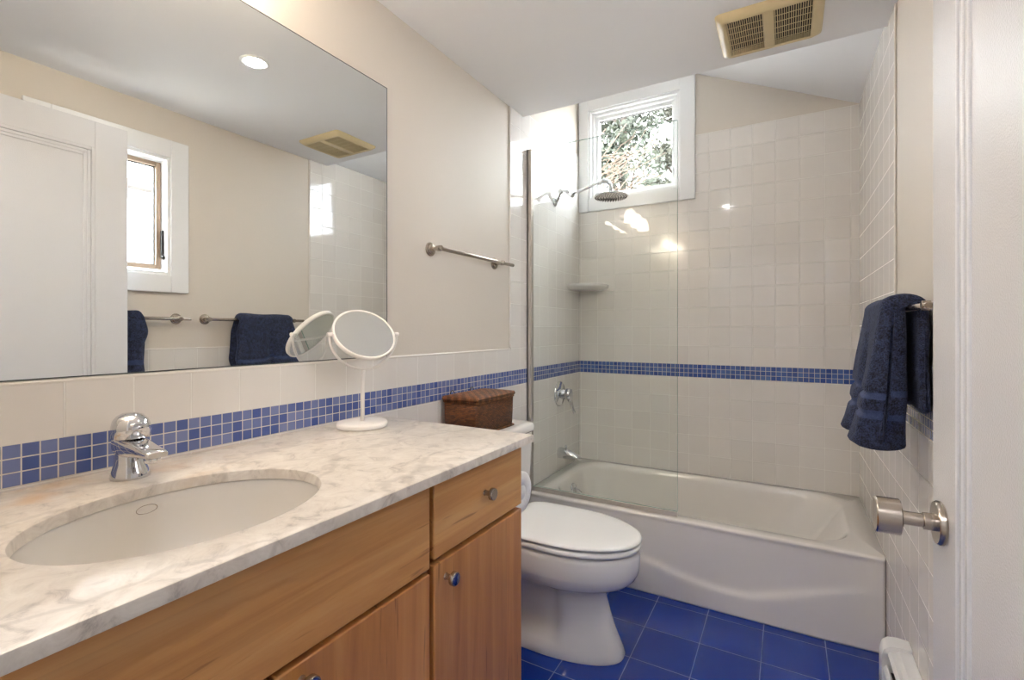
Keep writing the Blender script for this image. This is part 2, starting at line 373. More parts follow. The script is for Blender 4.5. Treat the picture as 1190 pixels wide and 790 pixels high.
b.extrude([(-.05, slope_z(-.05)), (W+.05, slope_z(W+.05)), (W+.05, slope_z(W+.05)+.1), (-.05, slope_z(-.05)+.1)], Y, SOF-.1, B+.1)
struct('ceiling_sloped', b, M['ceiling'])
# hall behind the doorway
b = MB(); b.box(-1.0, W+1.0, OUT-.1, OUT, 0, H); struct('wall_hall_far', b, M['ceiling'])
b = MB(); b.box(-1.1, -1.0, OUT-.1, 0, 0, H); struct('wall_hall_left', b, M['paint'])
b = MB(); b.box(W+1.0, W+1.1, OUT-.1, 0, 0, H); struct('wall_hall_right', b, M['paint'])
b = MB(); b.box(-1.0, -.1, -.1, 0, 0, H); b.box(W+.12, W+1.0, -.1, 0, 0, H); struct('wall_hall_near', b, M['paint'])
b = MB(); b.box(-1.0, W+1.0, OUT, -.02, H, H+.1); struct('ceiling_hall', b, M['ceiling'])
# wall tile, mosaic bands and bullnose caps
TE = 2.08      # full-height tile starts here on both side walls
TTOP = 2.342
def tile_part(name, mat, parent, *bxs):
    b = MB()
    for q in bxs: b.box(*q)
    return b.build(name, mat, parent)
tile_part('white_tile', M['tile_lu'], wl_, (0, TT, NEAR, TE, .996, 1.100), (0, TT, TE, B, .996, TTOP))
tile_part('white_tile', M['tile_ll'], wl_, (0, TT, NEAR, B, 0, .9205))
tile_part('mosaic_band', M['mos_l'], wl_, (0, TT+.001, NEAR, B-.001, .9205, .9963))
b = MB(); b.box(0, TT+.001, NEAR, TE-.001, 1.0985, 1.108, bev=.004, seg=3); b.box(0, TT+.001, TE-.010, TE, 1.108, TTOP, bev=.004, seg=3); b.build('bullnose_edge', M['caulk'], wl_)
tile_part('white_tile', M['tile_lu'], wr_, (W-TT, W, NEAR, TE, .996, 1.100), (W-TT, W, TE, B, .996, TTOP))
tile_part('white_tile', M['tile_ll'], wr_, (W-TT, W, NEAR, B, 0, .9205))
tile_part('mosaic_band', M['mos_l'], wr_, (W-TT-.001, W, NEAR, B-.001, .9205, .9963))
b = MB(); b.box(W-TT-.001, W, NEAR, TE-.001, 1.0985, 1.108, bev=.004, seg=3); b.box(W-TT-.001, W, TE-.010, TE, 1.108, TTOP, bev=.004, seg=3); b.build('bullnose_edge', M['caulk'], wr_)
tile_part('white_tile', M['tile_bu'], wb_, (TT, W-TT, B-TT, B, .996, 1.99), (.725, W-TT, B-TT, B, 1.99, TTOP))
tile_part('white_tile', M['tile_bl'], wb_, (TT, W-TT, B-TT, B, 0, .9205))
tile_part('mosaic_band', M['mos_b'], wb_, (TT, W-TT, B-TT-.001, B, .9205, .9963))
# back window
y_ = B
b = MB()
b.box(.0062, BW['x0'], y_-.022, y_, 1.968, 2.73, .003); b.box(BW['x1'], .732, y_-.022, y_, 1.968, 2.73, .003)
b.box(BW['x0'], BW['x1'], y_-.022, y_, 1.968, BW['z0'], .003); b.box(BW['x0'], BW['x1'], y_-.022, y_, BW['z1'], 2.73, .003)
w1 = struct('window_1', b, M['trim'])
b = MB(); frame_box(b, Y, y_-.012, y_+.12, BW['x0'], BW['x1'], BW['z0'], BW['z1'], .014, .002); b.build('jamb', M['trim'], w1)
b = MB(); frame_box(b, Y, y_+.012, y_+.05, BW['x0']+.014, BW['x1']-.014, BW['z0']+.014, BW['z1']-.014, .018, .003); b.build('stop', M['trim'], w1)
b = MB(); frame_box(b, Y, y_+.035, y_+.075, BW['x0']+.026, BW['x1']-.026, BW['z0']+.02, BW['z1']-.026, .028, .003); b.build('sash', M['trim'], w1)
b = MB(); frame_box(b, Y, y_+.052, y_+.066, BW['x0']+.052, BW['x1']-.052, BW['z0']+.046, BW['z1']-.052, .005, 0); b.build('gasket', M['blackmetal'], w1)
b = MB(); b.box(BW['x0']+.055, BW['x1']-.055, y_+.057, y_+.061, BW['z0']+.049, BW['z1']-.055); b.build('pane', M['pane'], w1)
# right window (seen in the mirror)
b = MB(); cw = .088
b.box(W-.02, W, RW['y0']-cw, RW['y0'], RW['z0']-cw, RW['z1']+cw, .003); b.box(W-.02, W, RW['y1'], RW['y1']+cw-.005, RW['z0']-cw, RW['z1']+cw, .003)
b.box(W-.02, W, RW['y0'], RW['y1'], RW['z0']-cw, RW['z0'], .003); b.box(W-.02, W, RW['y0'], RW['y1'], RW['z1'], RW['z1']+cw, .003)
w2 = struct('window_2', b, M['trim'])
b = MB(); frame_box(b, X, W-.012, W+.12, RW['y0'], RW['y1'], RW['z0'], RW['z1'], .014, .002); b.build('jamb', M['trim'], w2)
b = MB(); frame_box(b, X, W+.045, W+.085, RW['y0']+.016, RW['y1']-.016, RW['z0']+.03, RW['z1']-.02, .022, .003); b.build('sash', M['winwood'], w2)
b = MB(); frame_box(b, X, W+.062, W+.076, RW['y0']+.036, RW['y1']-.036, RW['z0']+.05, RW['z1']-.04, .006, 0); b.build('gasket', M['blackmetal'], w2)
b = MB(); b.box(W+.067, W+.071, RW['y0']+.038, RW['y1']-.038, RW['z0']+.052, RW['z1']-.042); b.build('pane', M['pane'], w2)
b = MB(); b.box(W+.018, W+.038, RW['y1']-.024, RW['y1']-.014, 1.56, 1.70, .003)
b.tube([(W+.026, RW['y1']-.02, 1.575), (W+.004, RW['y1']-.024, 1.565), (W-.004, RW['y1']-.026, 1.552)], .0055, 10); b.build('window_lever', M['blackmetal'], w2)
# the open door
FX = 1.409; DT = .035; DY0, DY1 = .135, 1.033; DTOP = 2.10
b = MB(); st_ = .118
b.box(FX, FX+DT, DY0, DY0+st_, .012, DTOP, .002); b.box(FX, FX+DT, DY1-st_, DY1, .012, DTOP, .002)
b.box(FX, FX+DT, DY0+st_, DY1-st_, DTOP-.115, DTOP, .002); b.box(FX, FX+DT, DY0+st_, DY1-st_, .012, .24, .002)
d1 = struct('door_1', b, M['door'])
b = MB(); b.box(FX+.009, FX+DT-.009, DY0+st_-.01, DY1-st_+.01, .23, DTOP-.105); b.build('door_panel', M['door'], d1)
b = MB()
for k, (off, dep) in enumerate(((0, .000), (.014, .003), (.026, .006))):
    frame_box(b, X, FX+dep-.0015, FX+.012, DY0+st_+off, DY1-st_-off, .24+off, DTOP-.115-off, .013, .0022)
b.build('panel_moulding', M['door'], d1)
kn = (FX, .972, .902)
b = MB(); b.lathe([(.0, 0), (.031, 0), (.033, .002), (.033, .007), (.031, .010), (.012, .010), (.012, .012)], kn, (-1, 0, 0), 40); ros = b.build('knob_rose', M['nickel'], d1, sharp=35)
b = MB(); b.lathe([(.013, .010), (.013, .024), (.0105, .025), (.0105, .050), (.012, .052), (.0265, .052), (.028, .0535), (.028, .083), (.0265, .085), (.0, .085)], kn, (-1, 0, 0), 40); b.build('door_knob', M['nickel'], d1, sharp=35)
b = MB(); b.box(FX+.006, FX+DT-.006, DY1-.0005, DY1+.0015, .86, .945, .001); b.build('latch_plate', M['nickel'], d1)
# door frame
b = MB()
b.box(DX0, DX0+.018, -.005, NEAR+.005, 0, DZ, .001); b.box(DX1-.0, DX1+.018, -.005, NEAR+.005, 0, DZ, .001); b.box(DX0, DX1+.018, -.005, NEAR+.005, DZ-.018, DZ, .001)
b.box(DX0-.07, DX0+.006, NEAR, NEAR+.014, 0, DZ+.06, .003); b.box(DX0-.07, DX1+.08, NEAR, NEAR+.014, DZ-.006, DZ+.06, .003)
struct('trim_1', b, M['trim'])

# ================================================================== LAMPS
def downlight(x, y, z, lens, label, group=None):
    t = thing('recessed_light', (x, y, z), label, 'ceiling light', group)
    b = MB(); b.lathe([(.038, .004), (.038, -.001), (.050, -.004), (.054, -.003), (.055, .0), (.054, .003)], (x, y, z), (0, 0, 1), 40, False, False); b.build('trim_ring', M['trim'], t)
    b = MB(); b.lathe([(.0, -.0015), (.039, -.0015), (.039, .0), (.0, .0)], (x, y, z), (0, 0, 1), 40); b.build('lens', lens, t)
    return t
downlight(.731, 1.206, H-.001, M['lens'], 'round recessed downlight glowing in the flat bathroom ceiling')
downlight(.35, -.70, H-.001, M['hall_fill'], 'unseen fill light added in the hall ceiling, left of the doorway', 'added hall fill lights')  # both hall lights are added, unseen, to fill the room through the doorway
downlight(1.25, -.70, H-.001, M['hall_fill'], 'unseen fill light added in the hall ceiling, straight behind the doorway', 'added hall fill lights')
t = thing('vanity_light', (0, .42, 2.15), 'brushed metal vanity light bar with three glass shades above the wall mirror', 'wall light')
b = MB(); b.box(.0, .02, .16, .68, 2.12, 2.18, .004); b.build('back_plate', M['nickel'], t)
for yy in (.22, .42, .62):
    b = MB(); b.tube([(.018, yy, 2.15), (.07, yy, 2.15), (.085, yy, 2.165)], .009, 12); b.build('arm', M['nickel'], t)
    b = MB(); b.lathe([(.018, .02), (.03, .012), (.045, -.03), (.05, -.085), (.048, -.085), (.0, -.02)], (.085, yy, 2.165), (0, 0, 1), 28); b.build('glass_shade', M['shade'], t)

# ================================================================== BATHTUB
t = thing('bathtub', (.762, 2.6, 0), 'white enamel alcove bathtub with an arched front apron below the tiled back wall', 'bathtub')
x0, x1, yf, yb, RZ = TT+.001, W-TT-.001, 2.215, B-TT-.001, .355
def arch(x):
    pts = [(0.0, .25), (.45, .19), (.62, .150), (.80, .110), (.93, .090), (1.06, .092), (1.19, .135), (1.36, .195), (1.53, .25)]
    for (a, za), (c, zc) in zip(pts, pts[1:]):
        if a <= x <= c:
            u = (x-a)/(c-a); return za + (zc-za)*u
    return .25
def apron(ring):
    out = []
    for (px, py, pz) in ring:
        if py < yf + .05 and .02 < px < x1-.02:
            d = pz - arch(px); k = 1/(1+math.exp(-d/.006))
            fade = min(1, (px-.02)/.2, (x1-.02-px)/.2)
            py = py - .011*(1-k)*fade - .002*math.exp(-(d/.010)**2)*fade
        out.append((px, py, pz))
    return out
NC, NS = 10, 40
rings = []
for k in range(46):
    z = .33*k/45; rings.append(apron(rrect(x0, x1, yf+.012 - .0*k, yb, .012, z, NC, NS)))
for dz, dy in ((.338, .0105), (.346, .006), (.351, .008), (.3545, .014), (.355, .022)): rings.append(rrect(x0, x1, yf+dy, yb, .012, dz, NC, NS))
rin = [(.095, .085, .072, .045, .17, .3545), (.099, .091, .077, .049, .17, .352), (.104, .099, .083, .055, .17, .345), (.109, .112, .088, .060, .17, .325), (.114, .130, .092, .064, .17, .30), (.121, .158, .098, .070, .17, .25), (.129, .190, .105, .076, .17, .20), (.137, .225, .112, .083, .165, .15), (.146, .262, .120, .091, .16, .11), (.157, .300, .131, .101, .15, .08), (.175, .335, .148, .118, .13, .06), (.21, .38, .185, .155, .10, .047), (.27, .44, .24, .21, .06, .045)]
for l, r, f_, bk, rad, z in rin: rings.append(rrect(x0+l, x1-r, yf+f_, yb-bk, rad, z, NC, NS))
b = MB(); b.loft(rings); b.build('tub_shell', M['tub'], t)
b = MB(); b.lathe([(.036, 0), (.036, .004), (.03, .010), (.0, .012)], (x0+.118, 2.60, .275), (1, 0, .25), 28); ov = b.build('overflow_plate', M['chrome'], t)
b = MB(); b.tube([(x0+.128, 2.60, .285), (x0+.15, 2.60, .275), (x0+.165, 2.60, .262)], [.006, .006, .008], 10); b.build('drain_lever', M['chrome'], ov)
b = MB(); b.lathe([(.035, 0), (.035, .003), (.0, .004)], (x0+.30, 2.60, .046), (0, 0, 1), 28); b.build('drain', M['chrome'], t)

# ================================================================== SHOWER SCREEN
t = thing('shower_screen', (.4, 2.262, .355), 'fixed clear glass shower screen standing on the left half of the tub rim', 'shower screen')
GX0, GX1, GZ1 = .016, .770, 2.147; gy = 2.262
b = MB(); b.box(GX0, GX1, gy-.004, gy+.004, .3785, GZ1)
for f in b.bm.faces:
    f.normal_update()
    f.material_index = 0 if abs(f.normal.y) > .5 else 1
b.build('glass_panel', [M['shower_glass'], M['glass_edge']], t, recalc=False)
b = MB(); b.box(TT, .034, gy-.013, gy-.005, .356, GZ1+.004, .001); b.box(TT, .034, gy+.005, gy+.013, .356, GZ1+.004, .001); b.box(TT, .015, gy-.013, gy+.013, .356, GZ1+.004, .001); b.build('wall_channel', M['alu'], t)
b = MB(); b.box(.035, GX1, gy-.010, gy+.010, .3553, .378, .0015); b.build('bottom_rail', M['alu'], t)

# ================================================================== SHOWER FITTINGS
t = thing('rain_shower', (TT, 2.60, 1.965), 'chrome rain shower head on a jointed arm in front of the window', 'shower head')
b = MB(); b.lathe([(.028, 0), (.028, .003), (.02, .010), (.011, .014)], (TT, 2.60, 1.955), (1, 0, 0), 28); b.build('wall_flange', M['chrome'], t)
b = MB(); b.tube([(TT+.01, 2.6, 1.955), (.022, 2.6, 1.962), (.033, 2.6, 1.990), (.048, 2.6, 2.013), (.066, 2.6, 2.014), (.088, 2.6, 2.003), (.108, 2.6, 1.984)], .010, 14); b.build('shower_neck', M['chrome'], t)
b = MB(); b.lathe([(.013, -.014), (.015, -.010), (.015, .010), (.013, .014)], (.045, 2.6, 2.012), (0, 1, 0), 20); b.lathe([(.006, -.03), (.006, .03)], (.045, 2.6, 2.012), (.4, 0, 1), 12); b.build('swivel_joint', M['chrome'], t)
b = MB(); b.lathe([(.013, -.018), (.015, -.013), (.015, .013), (.013, .018)], (.112, 2.6, 1.983), (0, 1, 0), 20); b.build('swivel_joint', M['chrome'], t)
b = MB(); b.tube([(.112, 2.6, 1.983), (.20, 2.6, 2.006), (.285, 2.6, 2.028)], [.0085, .0085, .0095], 14)
b.tube([(.278, 2.6, 2.027), (.305, 2.6, 2.034), (.33, 2.6, 2.026), (.346, 2.6, 2.004), (.349, 2.6, 1.972)], [.013, .014, .012, .011, .012], 14); b.build('shower_arm', M['chrome'], t)
b = MB(); b.lathe([(.0, .0), (.088, .0), (.094, .003), (.096, .008), (.093, .012), (.05, .017), (.022, .024), (.016, .036), (.0, .038)], (.349, 2.6, 1.935), (0, -.02, 1), 48); hd = b.build('spray_head', M['chrome'], t)
b = MB()
for rr_, nn in ((.012, 6), (.027, 12), (.042, 18), (.057, 24), (.072, 30), (.085, 36)):
    for k in range(nn):
        a = 2*PI*k/nn; b.lathe([(.0028, .002), (.0022, -.003), (.0, -.003)], (.349+rr_*math.cos(a), 2.6+rr_*math.sin(a), 1.935), (0, 0, 1), 6)
b.build('spray_nozzles', M['blackmetal'], hd)
t = thing('shower_valve', (TT, 2.665, .80), 'chrome single lever shower valve on the left tiled wall above the tub spout', 'shower valve')
b = MB(); b.lathe([(.0, 0), (.075, 0), (.075, .004), (.068, .010), (.04, .014), (.03, .02)], (TT, 2.665, .815), (1, 0, 0), 44); b.build('escutcheon', M['chrome'], t)
b = MB(); b.lathe([(.031, .012), (.031, .04), (.034, .045), (.034, .07), (.028, .080), (.0, .083)], (TT, 2.665, .815), (1, 0, 0), 36)
b.tube([(TT+.06, 2.665, .80), (TT+.075, 2.665, .77), (TT+.085, 2.665, .735), (TT+.10, 2.665, .705)], [.016, .012, .009, .010], 14); b.build('lever_handle', M['chrome'], t)
t = thing('tub_spout', (TT, 2.665, .455), 'chrome tub spout with a diverter knob low on the left tiled wall', 'tub spout')
b = MB(); b.loft([[(TT+xx, 2.665+ry*math.cos(2*PI*k/24), zc+rz*math.sin(2*PI*k/24)) for k in range(24)] for xx, ry, rz, zc in ((0, .03, .033, .46), (.012, .031, .034, .46), (.05, .029, .030, .458), (.09, .026, .022, .452), (.12, .023, .017, .444), (.138, .016, .010, .438))]); b.build('spout_body', M['chrome'], t)
b = MB(); b.lathe([(.005, 0), (.005, .012), (.008, .014), (.008, .022), (.0, .024)], (TT+.045, 2.665, .486), (0, 0, 1), 16); b.build('diverter_knob', M['chrome'], t)
# corner shelf
t = MB(); n = 14; R_ = .20
arc = [(TT, B-TT)] + [(TT + R_*math.sin(PI/2*k/n)**.8, B-TT - R_*math.cos(PI/2*k/n)**.8) for k in range(n+1)]
def inset(pts, d): return [(TT + (p[0]-TT)*d, B-TT + (p[1]-(B-TT))*d) for p in pts]
t.loft([[(p[0], p[1], 1.452) for p in inset(arc, .80)], [(p[0], p[1], 1.462) for p in inset(arc, .95)], [(p[0], p[1], 1.474) for p in arc], [(p[0], p[1], 1.484) for p in arc], [(p[0], p[1], 1.488) for p in inset(arc, .98)]])
tag(t.build('corner_shelf', M['porcelain'], sharp=40), 'small white ceramic corner shelf in the shower corner', 'shelf')

# ================================================================== TOILET
AY = 1.73
t = thing('toilet', (.4, AY, 0), 'white two piece elongated toilet between the vanity and the tub', 'toilet')
def egg(xb, xf, hw, z, n=128, split=.45, pinch=0, eb=3.2):
    """plan outline: blunt back at xb, rounded front at xf; pinch narrows everything behind the front column"""
    xc = xb + (xf-xb)*split; pts = []
    for k in range(n):
        a = 2*PI*k/n; c, s_ = math.cos(a), math.sin(a)
        if c >= 0: x = xc + (xf-xc)*abs(c)**(2/2.05)
        else: x = xc - (xc-xb)*abs(c)**(2/eb)
        y = hw*math.copysign(abs(s_)**(2/2.1 if c >= 0 else 2/eb), s_)
        y *= 1 - pinch/(1+math.exp(min(50, (x-.455)/.010)))
        pts.append((x, AY+y, z))
    return pts
prof = [  # z, back, front, half width, pinch
    (0, .13, .682, .128, 0), (.012, .13, .685, .130, 0), (.03, .135, .678, .127, .02), (.045, .14, .671, .123, .10), (.065, .15, .662, .118, .27), (.10, .16, .647, .112, .40),
    (.15, .165, .630, .109, .45), (.20, .165, .616, .108, .42), (.225, .165, .612, .110, .36), (.240, .165, .618, .116, .26), (.252, .16, .640, .130, .14), (.264, .155, .675, .150, .05),
    (.280, .15, .706, .168, 0), (.298, .15, .724, .178, 0), (.316, .15, .733, .183, 0), (.322, .15, .735, .184, 0), (.34, .15, .737, .185, 0), (.38, .15, .739, .185, 0), (.395, .15, .736, .183, 0), (.401, .155, .728, .176, 0)]
b = MB(); b.loft([egg(xb, xf, hw, z, pinch=p) for z, xb, xf, hw, p in prof]); b.build('bowl', M['porcelain'], t, sharp=60)
def slab(z0, z1, xb, xf, hw, r=.006, dome=0, split=.42):
    rs = [egg(xb+r, xf-r, hw-r, z0, split=split, eb=5.5), egg(xb, xf, hw, z0+r*.7, split=split, eb=5.5), egg(xb, xf, hw, z1-r, split=split, eb=5.5), egg(xb+r*.5, xf-r*.6, hw-r*.6, z1-r*.3, split=split, eb=5.5), egg(xb+r*1.6, xf-r*2, hw-r*2, z1, split=split, eb=5.5)]
    if dome: rs += [egg(xb+.04, xf-.06, hw-.05, z1+dome*.7, split=split, eb=5.5), egg(xb+.12, xf-.17, hw-.12, z1+dome, split=split, eb=5.5)]
    b = MB(); b.loft(rs); return b
slab(.4055, .426, .235, .742, .186).build('seat', M['seat'], t)
slab(.4315, .446, .215, .745, .187, dome=.002).build('seat_lid', M['seat'], t)
for s_ in (-1, 1):
    b = MB(); b.box(.205, .25, AY+s_*.08-.02, AY+s_*.08+.02, .40, .440, .008, 3); b.build('hinge', M['seat'], t)
TKA, TKB = AY-.215, AY+.205
b = MB(); b.loft([rrect(.035, .195, TKA+.03, TKB-.03, .035, .385), rrect(.025, .205, TKA+.02, TKB-.02, .04, .42), rrect(.018, .212, TKA+.008, TKB-.008, .04, .60), rrect(.014, .215, TKA, TKB, .04, .748)]); b.build('tank', M['porcelain'], t, sharp=60)
b = MB(); b.loft([rrect(.012, .220, TKA-.004, TKB+.004, .045, .750), rrect(.008, .226, TKA-.008, TKB+.008, .048, .757), rrect(.008, .226, TKA-.008, TKB+.008, .048, .777), rrect(.014, .220, TKA-.002, TKB+.002, .045, .786), rrect(.03, .20, TKA+.02, TKB-.02, .03, .790)]); b.build('tank_lid', M['porcelain'], t, sharp=60)
b = MB(); b.lathe([(.012, 0), (.012, .012), (.0, .014)], (.214, TKA+.07, .70), (1, 0, 0), 16); b.box(.222, .232, TKA+.06, TKA+.14, .692, .706, .003); b.build('flush_lever', M['chrome'], t)

# wicker basket on the tank
t = thing('wicker_basket', (.10, 1.66, .790), 'brown woven wicker basket with a lid on the toilet tank', 'basket')
bx0, bx1, by0, by1 = .022, .180, 1.515, 1.805
b = MB(); b.loft([rrect(bx0+.003, bx1-.003, by0+.004, by1-.004, .012, .7905, 4, 6), rrect(bx0+.001, bx1-.001, by0+.001, by1-.001, .012, .86, 4, 6), rrect(bx0, bx1, by0, by1, .012, .922, 4, 6)]); b.build('basket_body', M['wicker'], t)
b = MB(); b.loft([rrect(bx0-.006, bx1+.006, by0-.006, by1+.006, .014, .924, 4, 6), rrect(bx0-.008, bx1+.008, by0-.008, by1+.008, .015, .930, 4, 6), rrect(bx0-.005, bx1+.005, by0-.005, by1+.005, .014, .938, 4, 6), rrect(bx0+.02, bx1-.02, by0+.03, by1-.03, .02, .944, 4, 6), rrect(bx0+.05, bx1-.05, by0+.08, by1-.08, .02, .947, 4, 6)])
b.build('basket_lid', M['wicker_lid'], t)
for z in (.795, .919):
    rg = rrect(bx0-.001, bx1+.001, by0-.001, by1+.001, .013, z, 4, 6); b = MB(); b.tube(rg+[rg[0]], .0042, 8); b.build('braided_rim', M['wicker_lid'], t)
for yy in (by0+.055, by1-.095):
    b = MB(); b.tube([(bx0+.004, yy+.014*math.cos(a_), .936+.018*math.sin(a_)) for a_ in [PI*k/10 for k in range(11)]], .0018, 8); b.build('hinge_loop', M['blackmetal'], t)

# toilet paper on the side of the vanity
t = thing('toilet_paper_roll', (.47, 1.245, .722), 'white toilet paper roll hanging at the end of the wooden vanity', 'toilet paper')
b = MB(); b.lathe([(.017, -.05), (.056, -.05), (.060, -.046), (.060, .046), (.056, .05), (.022, .05), (.021, .0485), (.020, .05), (0, .05)], (.476, 1.243, .722), (1, 0, 0), 40, False, False)
b.lathe([(.017, -.05), (.017, .05)], (.476, 1.243, .722), (1, 0, 0), 40, False, False); b.build('paper', M['paper'], t)
b = MB(); b.tube([(.44, 1.162, .722), (.412, 1.20, .722), (.412, 1.245, .722), (.418, 1.243, .722), (.515, 1.243, .722)], .006, 10); b.lathe([(.022, -.001), (.022, .004), (.014, .01)], (.44, 1.1600, .722), (0, 1, 0), 20); b.build('roll_holder', M['nickel'], t)

# ================================================================== VANITY
CT, CB = .915, .8945     # counter top, underside
VY0, VY1 = .137, 1.160
t = thing('vanity_cabinet', (.29, .65, 0), 'honey maple vanity cabinet with slab doors and a drawer under the marble counter', 'cabinet')
b = MB()
b.box(.008, .548, VY0, VY0+.018, .0, CB); b.box(.008, .548, VY1-.018, VY1, .0, CB); b.box(.008, .548, VY0, VY1, .09, .108); b.box(.008, .02, VY0, VY1, .1, CB-.25)
b.box(.48, .495, VY0, VY1, 0, .1)
b.box(.530, .548, VY0, VY1, .860, CB); b.box(.530, .548, VY0, VY1, .695, .73); b.box(.530, .548, .755, .80, .1, CB); b.box(.530, .548, VY0, VY0+.03, .1, CB); b.box(.530, .548, VY1-.03, VY1, .1, CB); b.box(.530, .548, .40, .45, .1, .71)
b.build('carcass', M['wood_v'], t)
FXC, FXF = .549, .569
def front(name, y0, y1, z0, z1, mat):
    b = MB(); b.box(FXC, FXF, y0, y1, z0, z1, .003, 3); return b.build(name, mat, t)
dr = front('drawer_front', .783, VY1-.001, .724, .882, M['wood_h'])
front('false_front', VY0+.003, .770, .712, .882, M['wood_h'])
dA = front('door', .783, VY1-.001, .105, .712, M['wood_v'])
dB = front('door', .430, .770, .105, .702, M['wood_v'])
dC = front('door', VY0+.003, .424, .105, .702, M['wood_v'])
def knob(y, z, par, inlay=None, r=.0145):
    b = MB(); b.lathe([(.0075, 0), (.006, .004), (.006, .014), (.011, .016), (r, .018), (r, .026), (r-.001, .0275), (0, .0275)], (FXF, y, z), (1, 0, 0), 28); k = b.build('knob', M['nickel'], par, sharp=35)
    if inlay:
        b = MB(); b.lathe([(r-.0028, .027), (r-.0028, .0282), (0, .0286)], (FXF, y, z), (1, 0, 0), 28); b.build('knob_inlay', inlay, k)
knob(.975, .808, dr); knob(.822, .675, dA, M['blueenamel']); knob(.470, .675, dB, M['blueenamel']); knob(.385, .675, dC, M['blueenamel'])
# counter with an oval hole
SX, SY, SA, SB = .356, .424, .169, .211
def oval(a, bb, z, n=96, cx=SX, cy=SY): return [(cx+a*math.cos(2*PI*k/n), cy+bb*math.sin(2*PI*k/n), z) for k in range(n)]
def ray_rect(x0, x1, y0, y1, z, n=96):
    out = []
    for k in range(n):
        c, s_ = math.cos(2*PI*k/n), math.sin(2*PI*k/n)
        tt = min([((x1 if c > 0 else x0)-SX)/c if abs(c) > 1e-9 else 1e9, ((y1 if s_ > 0 else y0)-SY)/s_ if abs(s_) > 1e-9 else 1e9])
        out.append([SX+c*tt, SY+s_*tt, z])
    for cx, cy in ((x0, y0), (x1, y0), (x1, y1), (x0, y1)):
        k = min(range(n), key=lambda i: (out[i][0]-cx)**2+(out[i][1]-cy)**2); out[k] = [cx, cy, z]
    return [tuple(p) for p in out]
cx0, cx1, cy0, cy1 = TT+.002, .600, NEAR+.016, 1.170
b = MB()
b.loft([oval(SA, SB, CB), oval(SA, SB, CT-.004), oval(SA+.0012, SB+.0012, CT-.0012), oval(SA+.004, SB+.004, CT), ray_rect(cx0+.003, cx1-.004, cy0+.003, cy1-.004, CT), ray_rect(cx0, cx1-.001, cy0, cy1-.001, CT-.0015), ray_rect(cx0, cx1, cy0, cy1, CT-.004), ray_rect(cx0, cx1, cy0, cy1, CB), oval(SA, SB, CB)], False, False)
tag(b.build('marble_counter', M['marble'], sharp=40), 'cream and grey veined marble counter with an oval sink cut-out', 'countertop')
# undermount sink
t = thing('sink', (SX, SY, CB-.17), 'white oval undermount sink set below the marble counter', 'sink')
sa, sb = SA+.004, SB+.004; dep = .165
def bowl_r(k): return math.cos(k)**.62
rings = [oval(sa+.02, sb+.02, CB-.012), oval(sa+.02, sb+.02, CB-.0005), oval(sa, sb, CB-.0005), oval(sa-.002, sb-.002, CB-.004)]
for k in range(1, 15):
    a = PI/2*k/15; q = math.cos(a)**.55; rings.append(oval(sa*q-.002, sb*q-.002, CB-.004-dep*math.sin(a)))
inner = rings[-1]
rings.append(oval(.022, .022, CB-.004-dep))
rings.append(oval(.022, .022, CB-.016-dep)); rings.append(oval(.06, .08, CB-.012-dep))
for k in range(13, 0, -1):
    a = PI/2*k/15; q = math.cos(a)**.55; rings.append(oval(sa*q+.010, sb*q+.010, CB-.014-dep*math.sin(a)))
rings.append(rings[0])
b = MB(); b.loft(rings, False, False); b.build('basin', M['sink'], t)
b = MB(); b.lathe([(.024, 0), (.024, .002), (.018, .003), (.0, .001)], (SX, SY, CB-.0035-dep), (0, 0, 1), 28); b.build('sink_drain', M['chrome'], t)

# oval maker's mark outline on the back of the basin
def on_basin(y, z):
    a = math.asin((CB-.004-z)/dep); q = math.cos(a)**.55
    return (SX - (sa*q-.002)*math.sqrt(1-((y-SY)/(sb*q-.002))**2), y, z)
bpts = [on_basin(.433+.0165*math.cos(k*PI/18), .8725+.0075*math.sin(k*PI/18)) for k in range(37)]
b = MB(); b.tube(bpts, .0007, 6); b.build('oval_mark', M['nickel'], t)

# ================================================================== FAUCET
FXc, FYc = .096, .444
t = thing('faucet', (FXc, FYc, CT), 'chrome single lever faucet standing on the counter behind the sink', 'faucet')
def ell(cx, cy, z, rx, ry, n=32, tilt=0): return [(cx+rx*math.cos(2*PI*k/n), cy+ry*math.sin(2*PI*k/n), z+tilt*rx*math.cos(2*PI*k/n)) for k in range(n)]
b = MB(); b.loft([ell(FXc, FYc, CT, .031, .032), ell(FXc, FYc, CT+.004, .0315, .0325), ell(FXc-.001, FYc, CT+.014, .029, .0295), ell(FXc-.003, FYc, CT+.028, .0235, .0245), ell(FXc-.005, FYc, CT+.045, .0225, .0235), ell(FXc-.006, FYc, CT+.066, .0235, .0240), ell(FXc-.006, FYc, CT+.074, .025, .025), ell(FXc-.006, FYc, CT+.076, .022, .022)]); b.build('faucet_body', M['chrome'], t)
def spr(x, w, h, zc, n=24): return [(x, FYc+w*math.copysign(abs(math.cos(2*PI*k/n))**.6, math.cos(2*PI*k/n)), zc+h*math.copysign(abs(math.sin(2*PI*k/n))**.6, math.sin(2*PI*k/n))) for k in range(n)]
b = MB(); b.loft([spr(FXc-.026, .018, .012, CT+.066), spr(FXc-.018, .0245, .018, CT+.064), spr(FXc+.010, .0245, .019, CT+.060), spr(FXc+.040, .0225, .0145, CT+.0585), spr(FXc+.075, .020, .0095, CT+.0570), spr(FXc+.098, .0185, .007, CT+.0560), spr(FXc+.106, .0165, .005, CT+.0555)]); sp_ = b.build('spout', M['chrome'], t)
b = MB(); b.lathe([(.0125, 0), (.0125, -.010), (.010, -.012), (.0, -.010)], (FXc+.085, FYc, CT+.051), (0, 0, 1), 24); b.build('aerator', M['chrome'], sp_)
